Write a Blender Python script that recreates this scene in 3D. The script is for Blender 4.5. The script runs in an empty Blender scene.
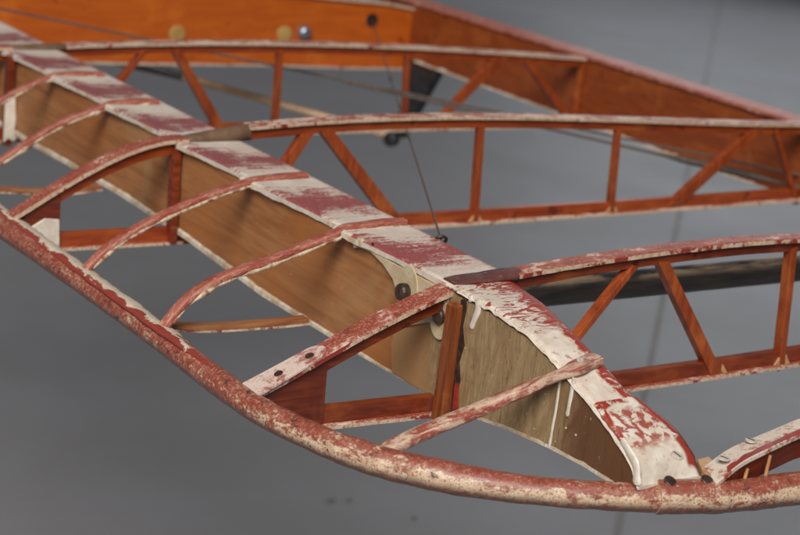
import bpy, math, random
import numpy as np
from mathutils import Vector, Matrix, noise
random.seed(7)
S = bpy.context.scene
COL = S.collection

# ------------------------------------------------------------------ camera model
# wing frame: X chordwise (to the rear), Y spanwise (to the root), Z up, origin = top of front spar at the outer rib
FPX = 1738.1
R = np.array([[0.82952177, -0.06620222, 0.55453665],
              [-0.54728241, -0.29415302, 0.78355342],
              [0.11124566, -0.95346278, -0.28023765]])          # rows: wing axes in (right, down, forward)
CAM = np.array([-0.93994961, -1.21503492, 0.45218308])
H = 1.05                                                         # height of the wing above the floor

def ray(p):
    d = np.array([p[0]-400.0, p[1]-267.5, FPX])
    return R @ (d/np.linalg.norm(d))
def hit(p, ax, v):
    r = ray(p); t = (v-CAM[ax])/r[ax]
    return CAM+t*r
def hitp(p, P0, n):
    r = ray(p); t = np.dot(np.array(P0)-CAM, n)/np.dot(r, n)
    return CAM+t*r

# ------------------------------------------------------------------ mesh helpers
class MB:
    def __init__(s): s.v = []; s.f = []; s.m = []; s.sm = []; s.at = {}
    def add(s, vs, fs, mi=0, smooth=False):
        o = len(s.v); s.v += [tuple(map(float, q)) for q in vs]
        for f in fs: s.f.append([i+o for i in f]); s.m.append(mi); s.sm.append(smooth)
    def hexa(s, a, b, mi=0):
        """a, b: matching 4-corner rings"""
        n = len(a)
        fs = [list(range(n))[::-1], list(range(n, 2*n))]
        for i in range(n): fs.append([i, (i+1) % n, n+(i+1) % n, n+i])
        s.add(list(a)+list(b), fs, mi)
    def box(s, c, d, mi=0):
        x, y, z = c; a, b, e = d[0]/2, d[1]/2, d[2]/2
        lo = [(x-a, y-b, z-e), (x+a, y-b, z-e), (x+a, y+b, z-e), (x-a, y+b, z-e)]
        s.hexa(lo, [(p[0], p[1], z+e) for p in lo], mi)
    def loft(s, rings, mi=0, smooth=False, caps=True):
        n = len(rings[0]); vs = [p for r in rings for p in r]; fs = []
        for k in range(len(rings)-1):
            for i in range(n):
                j = (i+1) % n
                fs.append([k*n+i, k*n+j, (k+1)*n+j, (k+1)*n+i])
        s.add(vs, fs, mi, smooth)
        if caps:
            s.add(rings[0], [list(range(n))[::-1]], mi); s.add(rings[-1], [list(range(n))], mi)
    def tube(s, pts, rad, n=12, mi=0, flat=(1, 1), jit=0.0, up=(0, 0, 1), sq=1.0):
        pts = [np.array(p, float) for p in pts]
        if not hasattr(rad, '__len__'): rad = [rad]*len(pts)
        rings = []
        for k, p in enumerate(pts):
            t = pts[min(k+1, len(pts)-1)]-pts[max(k-1, 0)]; t /= np.linalg.norm(t)
            u = np.cross(t, np.array(up, float)); u /= np.linalg.norm(u); w = np.cross(u, t)
            ring = []
            for i in range(n):
                a = 2*math.pi*i/n-math.pi/2
                rr = rad[k]
                if jit: rr *= 1+jit*noise.noise(Vector(p*90)+Vector((math.cos(a)*1.5, math.sin(a)*1.5, 0)))
                ca, sa = math.cos(a), math.sin(a)
                ca = math.copysign(abs(ca)**sq, ca); sa = math.copysign(abs(sa)**sq, sa)
                ring.append(p+u*ca*rr*flat[0]+w*sa*rr*flat[1])
            rings.append(ring)
        ln = np.concatenate([[0], np.cumsum([np.linalg.norm(pts[k+1]-pts[k]) for k in range(len(pts)-1)])])
        first = not s.v
        s.loft(rings, mi, True)
        if first:
            a = [i/n*2*math.pi*rad[k] for k in range(len(pts)) for i in range(n)]; l = [ln[k] for k in range(len(pts)) for i in range(n)]
            s.at = {'girth': a+a[:n]+a[-n:], 'length': l+l[:n]+l[-n:]}
    def prism(s, poly, off, mi=0):
        """closed polygon (3D points) pushed along off"""
        off = np.array(off, float)
        s.hexa([np.array(p) for p in poly], [np.array(p)+off for p in poly], mi)
    def disc(s, c, axis, r, h, n=20, mi=0, dome=0.0):
        c = np.array(c, float); ax = np.array(axis, float); ax /= np.linalg.norm(ax)
        u = np.cross(ax, (0.3, 0.2, 0.9)); u /= np.linalg.norm(u); w = np.cross(ax, u)
        prof = [(r, 0), (r, h*0.75), (r*0.88, h)]
        if dome: prof += [(r*0.6, h+dome*0.7), (r*0.25, h+dome)]
        rings = [[c+ax*z+(u*math.cos(2*math.pi*i/n)+w*math.sin(2*math.pi*i/n))*q for i in range(n)] for q, z in prof]
        s.loft(rings, mi, False)
    def ring(s, c, axis, R0, r0, n=20, m=8, mi=0):
        c = np.array(c, float); ax = np.array(axis, float); ax /= np.linalg.norm(ax)
        u = np.cross(ax, (0.3, 0.2, 0.9)); u /= np.linalg.norm(u); w = np.cross(ax, u)
        vs = []; fs = []
        for i in range(n):
            a = 2*math.pi*i/n; d = u*math.cos(a)+w*math.sin(a)
            for j in range(m):
                b = 2*math.pi*j/m
                vs.append(c+d*(R0+r0*math.cos(b))+ax*r0*math.sin(b))
        for i in range(n):
            for j in range(m):
                fs.append([i*m+j, ((i+1) % n)*m+j, ((i+1) % n)*m+(j+1) % m, i*m+(j+1) % m])
        s.add(vs, fs, mi, True)
    def build(s, name, mats, parent=None, bevel=0.0, label=None):
        me = bpy.data.meshes.new(name); me.from_pydata(s.v, [], s.f)
        if not isinstance(mats, (list, tuple)): mats = [mats]
        for m in mats: me.materials.append(m)
        for p, mi, sm in zip(me.polygons, s.m, s.sm): p.material_index = mi; p.use_smooth = sm
        for an, vals in s.at.items():
            la = me.attributes.new(an, 'FLOAT', 'POINT')
            for i, q in enumerate(vals): la.data[i].value = q
        import bmesh
        bm = bmesh.new(); bm.from_mesh(me)
        bmesh.ops.recalc_face_normals(bm, faces=bm.faces); bm.to_mesh(me); bm.free()
        o = bpy.data.objects.new(name, me); COL.objects.link(o)
        if parent: o.parent = parent
        if bevel:
            b = o.modifiers.new('edge', 'BEVEL'); b.width = bevel; b.segments = 2; b.limit_method = 'ANGLE'; b.angle_limit = math.radians(40)
        if label: o['label'] = label
        return o

def nz(x, y=0.0, z=0.0): return noise.noise(Vector((x, y, z)))

def smooth_path(pts, n=8):
    """Catmull-Rom through 3D points"""
    P = [np.array(p, float) for p in pts]; P = [2*P[0]-P[1]]+P+[2*P[-1]-P[-2]]
    out = []
    for i in range(1, len(P)-2):
        for k in range(n):
            t = k/n; a, b, c, d = P[i-1], P[i], P[i+1], P[i+2]
            out.append(0.5*((2*b)+(c-a)*t+(2*a-5*b+4*c-d)*t*t+(3*b-a-3*c+d)*t**3))
    out.append(P[-2]); return out

# ------------------------------------------------------------------ materials
class NT:
    def __init__(s, name):
        s.m = bpy.data.materials.new(name); s.m.use_nodes = True
        s.t = s.m.node_tree; s.b = s.t.nodes['Principled BSDF']
        s.co = s.t.nodes.new('ShaderNodeTexCoord'); s.gm = s.t.nodes.new('ShaderNodeNewGeometry')
    def link(s, a, b): s.t.links.new(a, b)
    def put(s, node, key, v):
        i = node.inputs[key]
        if hasattr(v, 'default_value') or hasattr(v, 'is_output'): s.link(v, i)
        else: i.default_value = v
    def noise(s, scale, detail=6, rough=0.6, stretch=(1, 1, 1), dist=0.0, off=(0, 0, 0)):
        mp = s.t.nodes.new('ShaderNodeMapping'); s.link(s.co.outputs['Object'], mp.inputs[0])
        mp.inputs['Scale'].default_value = stretch; mp.inputs['Location'].default_value = off
        n = s.t.nodes.new('ShaderNodeTexNoise'); s.link(mp.outputs[0], n.inputs['Vector'])
        n.inputs['Scale'].default_value = scale; n.inputs['Detail'].default_value = detail
        n.inputs['Roughness'].default_value = rough; n.inputs['Distortion'].default_value = dist
        return n.outputs['Fac']
    def step(s, x, a, b):
        n = s.t.nodes.new('ShaderNodeMapRange'); s.put(n, 'Value', x); n.inputs['From Min'].default_value = a
        n.inputs['From Max'].default_value = b; n.interpolation_type = 'SMOOTHSTEP'; return n.outputs[0]
    def math(s, op, a, b=0.0, c=None, clamp=False):
        n = s.t.nodes.new('ShaderNodeMath'); n.operation = op; n.use_clamp = clamp
        for k, v in enumerate([a, b] + ([c] if c is not None else [])):
            if isinstance(v, (int, float)): n.inputs[k].default_value = v
            else: s.link(v, n.inputs[k])
        return n.outputs[0]
    def mix(s, f, a, b, op='MIX'):
        n = s.t.nodes.new('ShaderNodeMix'); n.data_type = 'RGBA'; n.blend_type = op
        for k, v in ((0, f), (6, a), (7, b)):
            if isinstance(v, (int, float)): n.inputs[k].default_value = v
            elif isinstance(v, tuple): n.inputs[k].default_value = (*v, 1) if len(v) == 3 else v
            else: s.link(v, n.inputs[k])
        return n.outputs[2]
    def xyz(s):
        n = s.t.nodes.new('ShaderNodeSeparateXYZ'); s.link(s.co.outputs['Object'], n.inputs[0]); return n.outputs
    def tnoise(s, scale, detail, rough, along, dist=0.0, off=0.0):
        """noise in the coordinates of a tube: brushed along its length"""
        n = s.t.nodes.new('ShaderNodeCombineXYZ'); s.link(s.math('MULTIPLY', s.attr('length'), along), n.inputs[0]); s.link(s.attr('girth'), n.inputs[1]); n.inputs[2].default_value = off
        q = s.t.nodes.new('ShaderNodeTexNoise'); s.link(n.outputs[0], q.inputs['Vector'])
        q.inputs['Scale'].default_value = scale; q.inputs['Detail'].default_value = detail; q.inputs['Roughness'].default_value = rough; q.inputs['Distortion'].default_value = dist
        return q.outputs['Fac']
    def attr(s, name):
        n = s.t.nodes.new('ShaderNodeAttribute'); n.attribute_name = name; return n.outputs['Fac']
    def nrm(s):
        n = s.t.nodes.new('ShaderNodeSeparateXYZ'); s.link(s.gm.outputs['Normal'], n.inputs[0]); return n.outputs
    def out(s, col, rough=0.5, bump=None, strength=0.3, dist=0.001, metal=0.0, spec=0.5, coat=0.0):
        s.put(s.b, 'Base Color', (*col, 1) if isinstance(col, tuple) and len(col) == 3 else col)
        s.put(s.b, 'Roughness', rough); s.b.inputs['Metallic'].default_value = metal
        s.b.inputs['Specular IOR Level'].default_value = spec
        if coat: s.b.inputs['Coat Weight'].default_value = coat; s.b.inputs['Coat Roughness'].default_value = 0.25
        if bump is not None:
            n = s.t.nodes.new('ShaderNodeBump'); n.inputs['Strength'].default_value = strength; n.inputs['Distance'].default_value = dist
            s.link(bump, n.inputs['Height']); s.link(n.outputs[0], s.b.inputs['Normal'])
        return s.m

CREAM = (0.66, 0.55, 0.42); WHITE = (0.72, 0.66, 0.58); RED = (0.30, 0.045, 0.03); PINK = (0.42, 0.15, 0.105); DARK = (0.035, 0.018, 0.012)

def varnish(name, base, dark, light, stretch, rough=0.31, spec=0.5):
    t = NT(name)
    g = t.noise(9, 8, 0.65, stretch, 1.2); b = t.noise(14, 4, 0.6, (1, 1, 1), 0.5); f = t.noise(160, 4, 0.7)
    oi = t.t.nodes.new('ShaderNodeObjectInfo').outputs['Random']
    c = t.mix(t.step(g, 0.35, 0.7), dark, base)
    c = t.mix(t.math('MULTIPLY', oi, 0.40), c, dark)
    c = t.mix(t.math('MULTIPLY', t.step(b, 0.5, 0.75), 0.55), c, light)
    c = t.mix(t.math('MULTIPLY', t.step(f, 0.6, 0.72), 0.45), c, dark)
    k = t.noise(38, 3, 0.5, (1, 1, 1), 0.3, (4, 4, 1)); c = t.mix(t.math('MULTIPLY', t.step(k, 0.66, 0.72), 0.7), c, tuple(q*.35 for q in dark))
    return t.out(c, t.math('ADD', t.math('MULTIPLY', f, 0.25), rough-0.12), t.math('ADD', g, t.math('MULTIPLY', f, 0.5)), 0.3, 0.0006, 0, spec)

M = {}
M['rib'] = varnish('red_varnished_spruce', (0.36, 0.066, 0.013), (0.20, 0.029, 0.007), (0.44, 0.11, 0.024), (1.2, 9, 9))
M['rib_dark'] = varnish('dark_red_varnished_ply', (0.20, 0.034, 0.012), (0.09, 0.014, 0.007), (0.28, 0.06, 0.016), (1.2, 9, 9))
M['post'] = varnish('varnished_post', (0.37, 0.074, 0.015), (0.19, 0.031, 0.007), (0.48, 0.135, 0.032), (9, 9, 1.0))
M['rib_near'] = varnish('aged_red_varnish', (0.27, 0.047, 0.012), (0.11, 0.016, 0.006), (0.36, 0.085, 0.020), (1.6, 9, 9))
M['post_brown'] = varnish('brown_varnished_post', (0.30, 0.082, 0.022), (0.13, 0.030, 0.008), (0.42, 0.16, 0.05), (12, 12, 0.8))
M['plank'] = varnish('orange_varnished_ply', (0.56, 0.125, 0.010), (0.42, 0.078, 0.007), (0.63, 0.165, 0.018), (0.8, 6, 6), 0.36)
M['rear'] = varnish('brown_varnished_spar', (0.31, 0.072, 0.016), (0.20, 0.040, 0.010), (0.37, 0.105, 0.026), (6, 0.8, 6), 0.3)

def mat_spar():
    t = NT('tan_spar_spruce')
    g = t.noise(10, 8, 0.6, (10, 0.7, 9), 0.8); b = t.noise(7, 4, 0.55, (1, 1.2, 1.6), 0.8); d = t.noise(55, 6, 0.7); s = t.noise(260, 3, 0.6)
    c = t.mix(t.step(g, 0.3, 0.72), (0.265, 0.100, 0.034), (0.40, 0.175, 0.064))
    c = t.mix(t.math('MULTIPLY', t.step(b, 0.46, 0.68), 0.7), c, (0.37, 0.125, 0.030))
    c = t.mix(t.math('MULTIPLY', t.step(b, 0.47, 0.28), 0.55), c, (0.38, 0.225, 0.105))
    c = t.mix(t.math('MULTIPLY', t.step(d, 0.6, 0.75), 0.5), c, (0.15, 0.06, 0.02))
    c = t.mix(t.step(s, 0.71, 0.75), c, (0.55, 0.47, 0.36))
    return t.out(c, t.math('ADD', t.math('MULTIPLY', d, 0.3), 0.32), g, 0.2, 0.0005, 0, 0.4)
M['spar'] = mat_spar()

def mat_tip():
    t = NT('weathered_tip_ply'); x = t.xyz()
    g = t.noise(12, 9, 0.7, (6, 6, 0.9), 2.6); b = t.noise(18, 5, 0.65, (1, 1, 0.8), 1.0); d = t.noise(120, 5, 0.7, (3, 3, 1)); s = t.noise(230, 2, 0.5)
    c = t.mix(t.step(g, 0.32, 0.68), (0.245, 0.155, 0.075), (0.365, 0.255, 0.135))
    c = t.mix(t.math('MULTIPLY', t.step(b, 0.46, 0.68), 0.65), c, (0.22, 0.115, 0.045))
    c = t.mix(t.math('MULTIPLY', t.step(d, 0.54, 0.66), 0.5), c, (0.13, 0.08, 0.04))
    # the end grain towards the tip is stained dark red brown, its edge ragged
    e = t.step(t.math('ADD', x[1], t.math('MULTIPLY', t.math('SUBTRACT', b, 0.5), 0.10)), -0.165, -0.215)
    c = t.mix(t.math('MULTIPLY', e, 0.9), c, (0.115, 0.046, 0.020))
    c = t.mix(t.math('MULTIPLY', t.math('MULTIPLY', t.step(d, 0.5, 0.72), e), 0.7), c, (0.15, 0.05, 0.02))
    c = t.mix(t.math('MULTIPLY', t.step(g, 0.40, 0.30), 0.8), c, (0.05, 0.03, 0.015))
    # fresh doubler left of the post is browner
    l = t.step(x[1], 0.0, 0.03)
    c = t.mix(t.math('MULTIPLY', l, 0.85), c, t.mix(b, (0.34, 0.16, 0.062), (0.44, 0.235, 0.10)))
    c = t.mix(t.step(s, 0.73, 0.76), c, CREAM)
    return t.out(c, 0.5, g, 0.35, 0.0008, 0, 0.3)
M['tip'] = mat_tip()

def mat_spar_cap():
    """white dope with worn red patches in the middle of each bay"""
    t = NT('white_and_worn_red_cap'); x = t.xyz(); n = t.nrm()
    u = t.math('FRACT', t.math('DIVIDE', x[1], 0.1815))
    w = t.noise(26, 6, 0.62, (1, 1, 1), 0.6); st = t.noise(30, 8, 0.75, (0.55, 5, 1), 0.9); fn = t.noise(330, 5, 0.75, (0.7, 1.8, 1)); sp = t.noise(520, 3, 0.6)
    k = t.math('SUBTRACT', 0.33, t.math('ABSOLUTE', t.math('SUBTRACT', u, 0.47)))
    k = t.math('ADD', k, t.math('MULTIPLY', t.math('SUBTRACT', w, 0.5), 0.85))
    k = t.math('ADD', k, t.math('MULTIPLY', t.math('SUBTRACT', st, 0.5), 1.05))
    k = t.math('ADD', k, t.math('MULTIPLY', t.math('SUBTRACT', fn, 0.5), 0.95))
    # scraped less along the front lip
    k = t.math('ADD', k, t.math('MULTIPLY', t.step(x[0], 0.005, -0.022), t.math('MULTIPLY', t.step(u, 0.12, 0.5), 0.16)))
    top = t.step(n[2], 0.4, 0.8)
    red = t.math('MULTIPLY', t.step(k, 0.12, 0.21), top)
    pk = t.math('MULTIPLY', t.step(k, -0.14, 0.16), top)
    c = t.mix(t.step(w, 0.35, 0.68), (0.54, 0.47, 0.40), (0.70, 0.63, 0.54))
    c = t.mix(t.math('MULTIPLY', pk, 0.30), c, (0.50, 0.22, 0.18))
    far = t.step(x[1], 0.10, 0.55)
    rc = t.mix(far, (0.245, 0.024, 0.026), (0.205, 0.036, 0.044))  # far red turns purplish: the cool sheen there is painted into the colour
    c = t.mix(t.math('MULTIPLY', red, 0.92), c, rc)
    c = t.mix(t.math('MULTIPLY', t.step(sp, 0.56, 0.64), t.math('MULTIPLY', red, 0.42)), c, (0.50, 0.30, 0.26))
    # rear edge keeps a narrow line of red, front lip is stained ochre in places
    c = t.mix(t.math('MULTIPLY', t.step(x[0], 0.043, 0.049), t.math('MULTIPLY', t.step(fn, 0.42, 0.55), 0.8)), c, (0.26, 0.05, 0.045))
    lip = t.math('MULTIPLY', t.math('SUBTRACT', 1.0, top), t.step(w, 0.50, 0.66))
    c = t.mix(t.math('MULTIPLY', lip, 0.7), c, (0.40, 0.22, 0.08))
    c = t.mix(t.math('MULTIPLY', t.math('MULTIPLY', t.math('SUBTRACT', 1.0, top), t.step(fn, 0.60, 0.68)), 0.8), c, (0.10, 0.04, 0.025))
    return t.out(c, t.math('ADD', t.math('MULTIPLY', fn, 0.3), 0.46), t.math('ADD', st, t.math('MULTIPLY', fn, 0.6)), 0.4, 0.0006, 0, 0.22)
M['cap'] = mat_spar_cap()

def mat_tip_cap():
    t = NT('white_and_bright_red_tip_cap'); x = t.xyz(); n = t.nrm(); u = t.attr('across'); v = t.attr('along')
    w = t.noise(40, 6, 0.6, (1, 1, 1), 0.8); st = t.noise(34, 7, 0.66, (0.8, 2.4, 1), 2.6, (0, 0, 3)); fn = t.noise(300, 5, 0.7); sp = t.noise(120, 4, 0.65)
    wob = t.math('MULTIPLY', t.math('SUBTRACT', w, 0.5), 0.5)
    er = t.step(t.math('ADD', u, t.math('ADD', wob, t.math('MULTIPLY', v, 0.10))), 0.76, 0.84)
    er = t.math('MULTIPLY', er, t.step(t.noise(75, 6, 0.7, (1, 1, 1), 0.8, (5, 0, 2)), 0.38, 0.46))
    k = t.math('ADD', st, t.math('ADD', t.math('MULTIPLY', t.math('SUBTRACT', w, 0.5), 0.35), t.math('MULTIPLY', t.math('SUBTRACT', fn, 0.5), 0.16)))
    k = t.math('ADD', k, t.math('MULTIPLY', u, 0.16))
    a = t.step(t.math('ADD', v, t.math('MULTIPLY', wob, 0.6)), 0.62, 0.50)
    red = t.math('MAXIMUM', t.math('MULTIPLY', t.step(k, 0.56, 0.595), a), er)
    c = t.mix(t.step(w, 0.35, 0.68), (0.60, 0.49, 0.40), (0.72, 0.64, 0.54))
    c = t.mix(t.math('MULTIPLY', t.step(sp, 0.57, 0.66), 0.7), c, (0.33, 0.15, 0.10))
    top = t.step(n[2], 0.1, 0.45)
    c = t.mix(t.math('MULTIPLY', t.math('SUBTRACT', 1.0, top), t.step(sp, 0.44, 0.56)), c, (0.27, 0.10, 0.06))
    c = t.mix(t.math('MULTIPLY', red, top), c, t.mix(fn, (0.24, 0.020, 0.011), (0.37, 0.055, 0.028)))
    c = t.mix(t.math('MULTIPLY', t.step(fn, 0.66, 0.72), 0.7), c, (0.10, 0.04, 0.03))
    return t.out(c, t.math('ADD', t.math('MULTIPLY', fn, 0.3), 0.3), t.math('ADD', t.math('MULTIPLY', red, 0.6), t.math('MULTIPLY', fn, 0.5)), 0.5, 0.0008, 0, 0.4)
M['tipcap'] = mat_tip_cap()

def mat_end_plate():
    t = NT('white_plate_with_red_rim'); u = t.attr('across'); v = t.attr('along'); n = t.nrm()
    w = t.noise(46, 6, 0.6, (1, 1, 1), 0.8); fn = t.noise(190, 5, 0.7); bl = t.noise(95, 5, 0.65, (1, 1, 1), 0.6)
    wob = t.math('MULTIPLY', t.math('SUBTRACT', w, 0.5), 0.22)
    c = t.mix(t.step(w, 0.35, 0.68), (0.58, 0.49, 0.40), (0.70, 0.64, 0.55))
    c = t.mix(t.math('MULTIPLY', t.step(fn, 0.56, 0.66), 0.5), c, (0.36, 0.20, 0.14))
    vw = t.math('ADD', v, wob); uw = t.math('ADD', u, t.math('MULTIPLY', wob, 0.35))
    mid = t.math('MULTIPLY', t.math('MULTIPLY', t.step(vw, 0.78, 0.58), t.step(vw, 0.12, 0.20)), t.step(bl, 0.47, 0.52))
    fr = t.math('MULTIPLY', t.step(t.math('ADD', uw, t.math('MULTIPLY', v, 0.10)), 0.16, 0.12), t.step(vw, 0.74, 0.64))
    re = t.math('MULTIPLY', t.math('MULTIPLY', t.step(uw, 0.83, 0.88), t.step(vw, 0.99, 0.92)), t.step(bl, 0.36, 0.42))
    arch = t.math('ADD', v, t.math('MULTIPLY', t.math('POWER', t.math('ABSOLUTE', t.math('SUBTRACT', u, 0.5)), 2.0), -0.5))
    up = t.step(arch, 0.075, 0.045)
    brk = t.step(t.noise(60, 6, 0.7, (1, 1, 1), 1.0, (9, 2, 4)), 0.42, 0.50)
    rim = t.math('MAXIMUM', t.math('MULTIPLY', t.math('MAXIMUM', fr, t.math('MULTIPLY', up, t.step(u, 0.75, 0.55))), brk), re)
    red = t.math('MAXIMUM', rim, t.math('MULTIPLY', mid, 0.9))
    c = t.mix(red, c, t.mix(fn, (0.23, 0.018, 0.010), (0.37, 0.052, 0.026)))
    c = t.mix(t.math('MULTIPLY', t.step(bl, 0.66, 0.72), 0.85), c, (0.09, 0.045, 0.03))
    return t.out(c, 0.36, t.math('ADD', rim, t.math('MULTIPLY', fn, 0.4)), 0.6, 0.0010, 0, 0.4)
M['endplate'] = mat_end_plate()

def chipped(name, red, cream, bias, dark=DARK, topred=0.18, fine=190, stretch=(1, 1, 1), spec=0.5, rough=0.34, tub=False):
    """mottled red over cream primer: worn through to cream on the sides, dark chips"""
    t = NT(name); n = t.nrm()
    w = t.noise(30, 7, 0.68, stretch, 0.7); f = t.noise(fine, 6, 0.72, stretch); s = t.noise(480, 3, 0.6); d = t.noise(62, 6, 0.7, stretch, 0.4, (3, 1, 2))
    if tub: w = t.tnoise(85, 7, 0.7, 0.35, 0.7); f = t.tnoise(fine*1.3, 6, 0.74, 0.4, 0.2, 2.0); d = t.tnoise(110, 6, 0.75, 0.7, 0.4, 5.0)
    k = t.math('ADD', t.math('MULTIPLY', w, 0.9), t.math('MULTIPLY', f, 0.6))
    k = t.math('SUBTRACT', k, t.math('MULTIPLY', n[2], topred))
    cr = t.step(k, bias, bias+0.16)
    r = t.mix(t.step(w, 0.3, 0.7), red, PINK)
    r = t.mix(t.math('MULTIPLY', t.step(f, 0.52, 0.64), 0.55), r, (0.58, 0.30, 0.24))
    c = t.mix(cr, r, cream)
    c = t.mix(t.math('MULTIPLY', t.step(s, 0.60, 0.68), 0.5), c, (0.24, 0.06, 0.04))
    c = t.mix(t.math('MULTIPLY', t.step(d, 0.64, 0.70), 0.9), c, dark)
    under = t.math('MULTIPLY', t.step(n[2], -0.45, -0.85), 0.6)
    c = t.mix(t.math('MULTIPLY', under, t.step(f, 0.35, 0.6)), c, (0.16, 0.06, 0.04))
    h = t.math('ADD', t.math('MULTIPLY', cr, -0.5), t.math('ADD', t.math('MULTIPLY', f, 0.8), t.math('MULTIPLY', d, 0.4)))
    return t.out(c, t.math('ADD', t.math('MULTIPLY', f, 0.35), rough-0.15), h, 0.55, 0.0009, 0, spec)
def mat_tube():
    """sides face cream worn through red, crown and tail stay red, fine dark chips everywhere"""
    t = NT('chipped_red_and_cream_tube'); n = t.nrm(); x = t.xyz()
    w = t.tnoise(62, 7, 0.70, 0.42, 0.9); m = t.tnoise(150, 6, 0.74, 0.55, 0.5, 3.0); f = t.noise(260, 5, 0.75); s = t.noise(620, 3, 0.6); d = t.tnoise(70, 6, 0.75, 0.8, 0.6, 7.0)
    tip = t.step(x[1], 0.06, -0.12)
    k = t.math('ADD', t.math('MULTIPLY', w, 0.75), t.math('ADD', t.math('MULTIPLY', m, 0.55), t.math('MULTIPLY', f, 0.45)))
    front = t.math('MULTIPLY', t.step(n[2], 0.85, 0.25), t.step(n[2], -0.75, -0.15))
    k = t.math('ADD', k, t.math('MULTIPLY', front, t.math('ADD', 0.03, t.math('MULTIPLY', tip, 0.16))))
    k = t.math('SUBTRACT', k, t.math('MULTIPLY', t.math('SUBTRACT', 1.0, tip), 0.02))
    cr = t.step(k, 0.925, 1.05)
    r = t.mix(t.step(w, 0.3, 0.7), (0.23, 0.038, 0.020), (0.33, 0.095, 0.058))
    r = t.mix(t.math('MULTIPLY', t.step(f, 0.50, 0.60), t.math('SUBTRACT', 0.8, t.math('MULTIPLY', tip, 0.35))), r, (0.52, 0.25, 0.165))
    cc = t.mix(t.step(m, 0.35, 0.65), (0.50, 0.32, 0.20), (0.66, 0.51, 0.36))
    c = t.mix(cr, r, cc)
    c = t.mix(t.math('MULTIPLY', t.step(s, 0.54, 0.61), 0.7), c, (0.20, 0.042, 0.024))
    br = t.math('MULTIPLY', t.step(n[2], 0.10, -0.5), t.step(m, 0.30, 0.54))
    c = t.mix(t.math('MULTIPLY', br, 0.85), c, (0.105, 0.042, 0.022))  # shade on the underside of the tube, painted in as dark brown
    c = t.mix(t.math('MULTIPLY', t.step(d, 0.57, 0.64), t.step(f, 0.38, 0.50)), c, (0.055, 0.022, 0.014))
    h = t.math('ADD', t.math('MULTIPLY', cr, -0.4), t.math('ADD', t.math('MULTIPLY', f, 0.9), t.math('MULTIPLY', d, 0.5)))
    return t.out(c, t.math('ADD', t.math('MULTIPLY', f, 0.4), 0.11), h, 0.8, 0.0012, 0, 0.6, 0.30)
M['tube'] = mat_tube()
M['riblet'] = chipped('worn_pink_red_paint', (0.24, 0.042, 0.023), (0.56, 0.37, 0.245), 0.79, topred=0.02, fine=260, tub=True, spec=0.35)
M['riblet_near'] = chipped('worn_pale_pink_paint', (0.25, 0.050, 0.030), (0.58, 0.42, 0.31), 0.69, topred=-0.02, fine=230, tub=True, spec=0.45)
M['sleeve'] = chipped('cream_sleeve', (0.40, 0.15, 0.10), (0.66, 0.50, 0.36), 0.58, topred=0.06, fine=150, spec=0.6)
def mat_cloth():
    t = NT('torn_cloth_edge'); w = t.noise(48, 6, 0.7, (1, 1, 1), 0.5); f = t.noise(280, 5, 0.7)
    c = t.mix(t.step(w, 0.38, 0.55), (0.20, 0.055, 0.035), (0.62, 0.50, 0.36))
    c = t.mix(t.math('MULTIPLY', t.step(f, 0.52, 0.62), 0.6), c, (0.30, 0.13, 0.07))
    return t.out(c, 0.6, f, 0.5, 0.0008, 0, 0.3)
M['cloth'] = mat_cloth()
def mat_flash():
    t = NT('cream_flashing_with_red'); n = t.nrm(); w = t.noise(38, 6, 0.68, (1, 0.6, 1), 0.7); f = t.noise(240, 5, 0.7)
    c = t.mix(t.step(f, 0.35, 0.65), (0.56, 0.47, 0.35), (0.70, 0.62, 0.50))
    x = t.xyz(); k = t.math('ADD', w, t.math('MULTIPLY', t.math('SUBTRACT', -0.2265, x[0]), 26.0))
    k = t.math('ADD', k, t.math('MULTIPLY', t.math('SUBTRACT', f, 0.5), 0.25))
    c = t.mix(t.step(k, 0.53, 0.58), c, t.mix(f, (0.20, 0.022, 0.016), (0.32, 0.06, 0.04)))
    return t.out(c, 0.45, f, 0.5, 0.0008, 0, 0.4)
M['flash'] = mat_flash()

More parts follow.
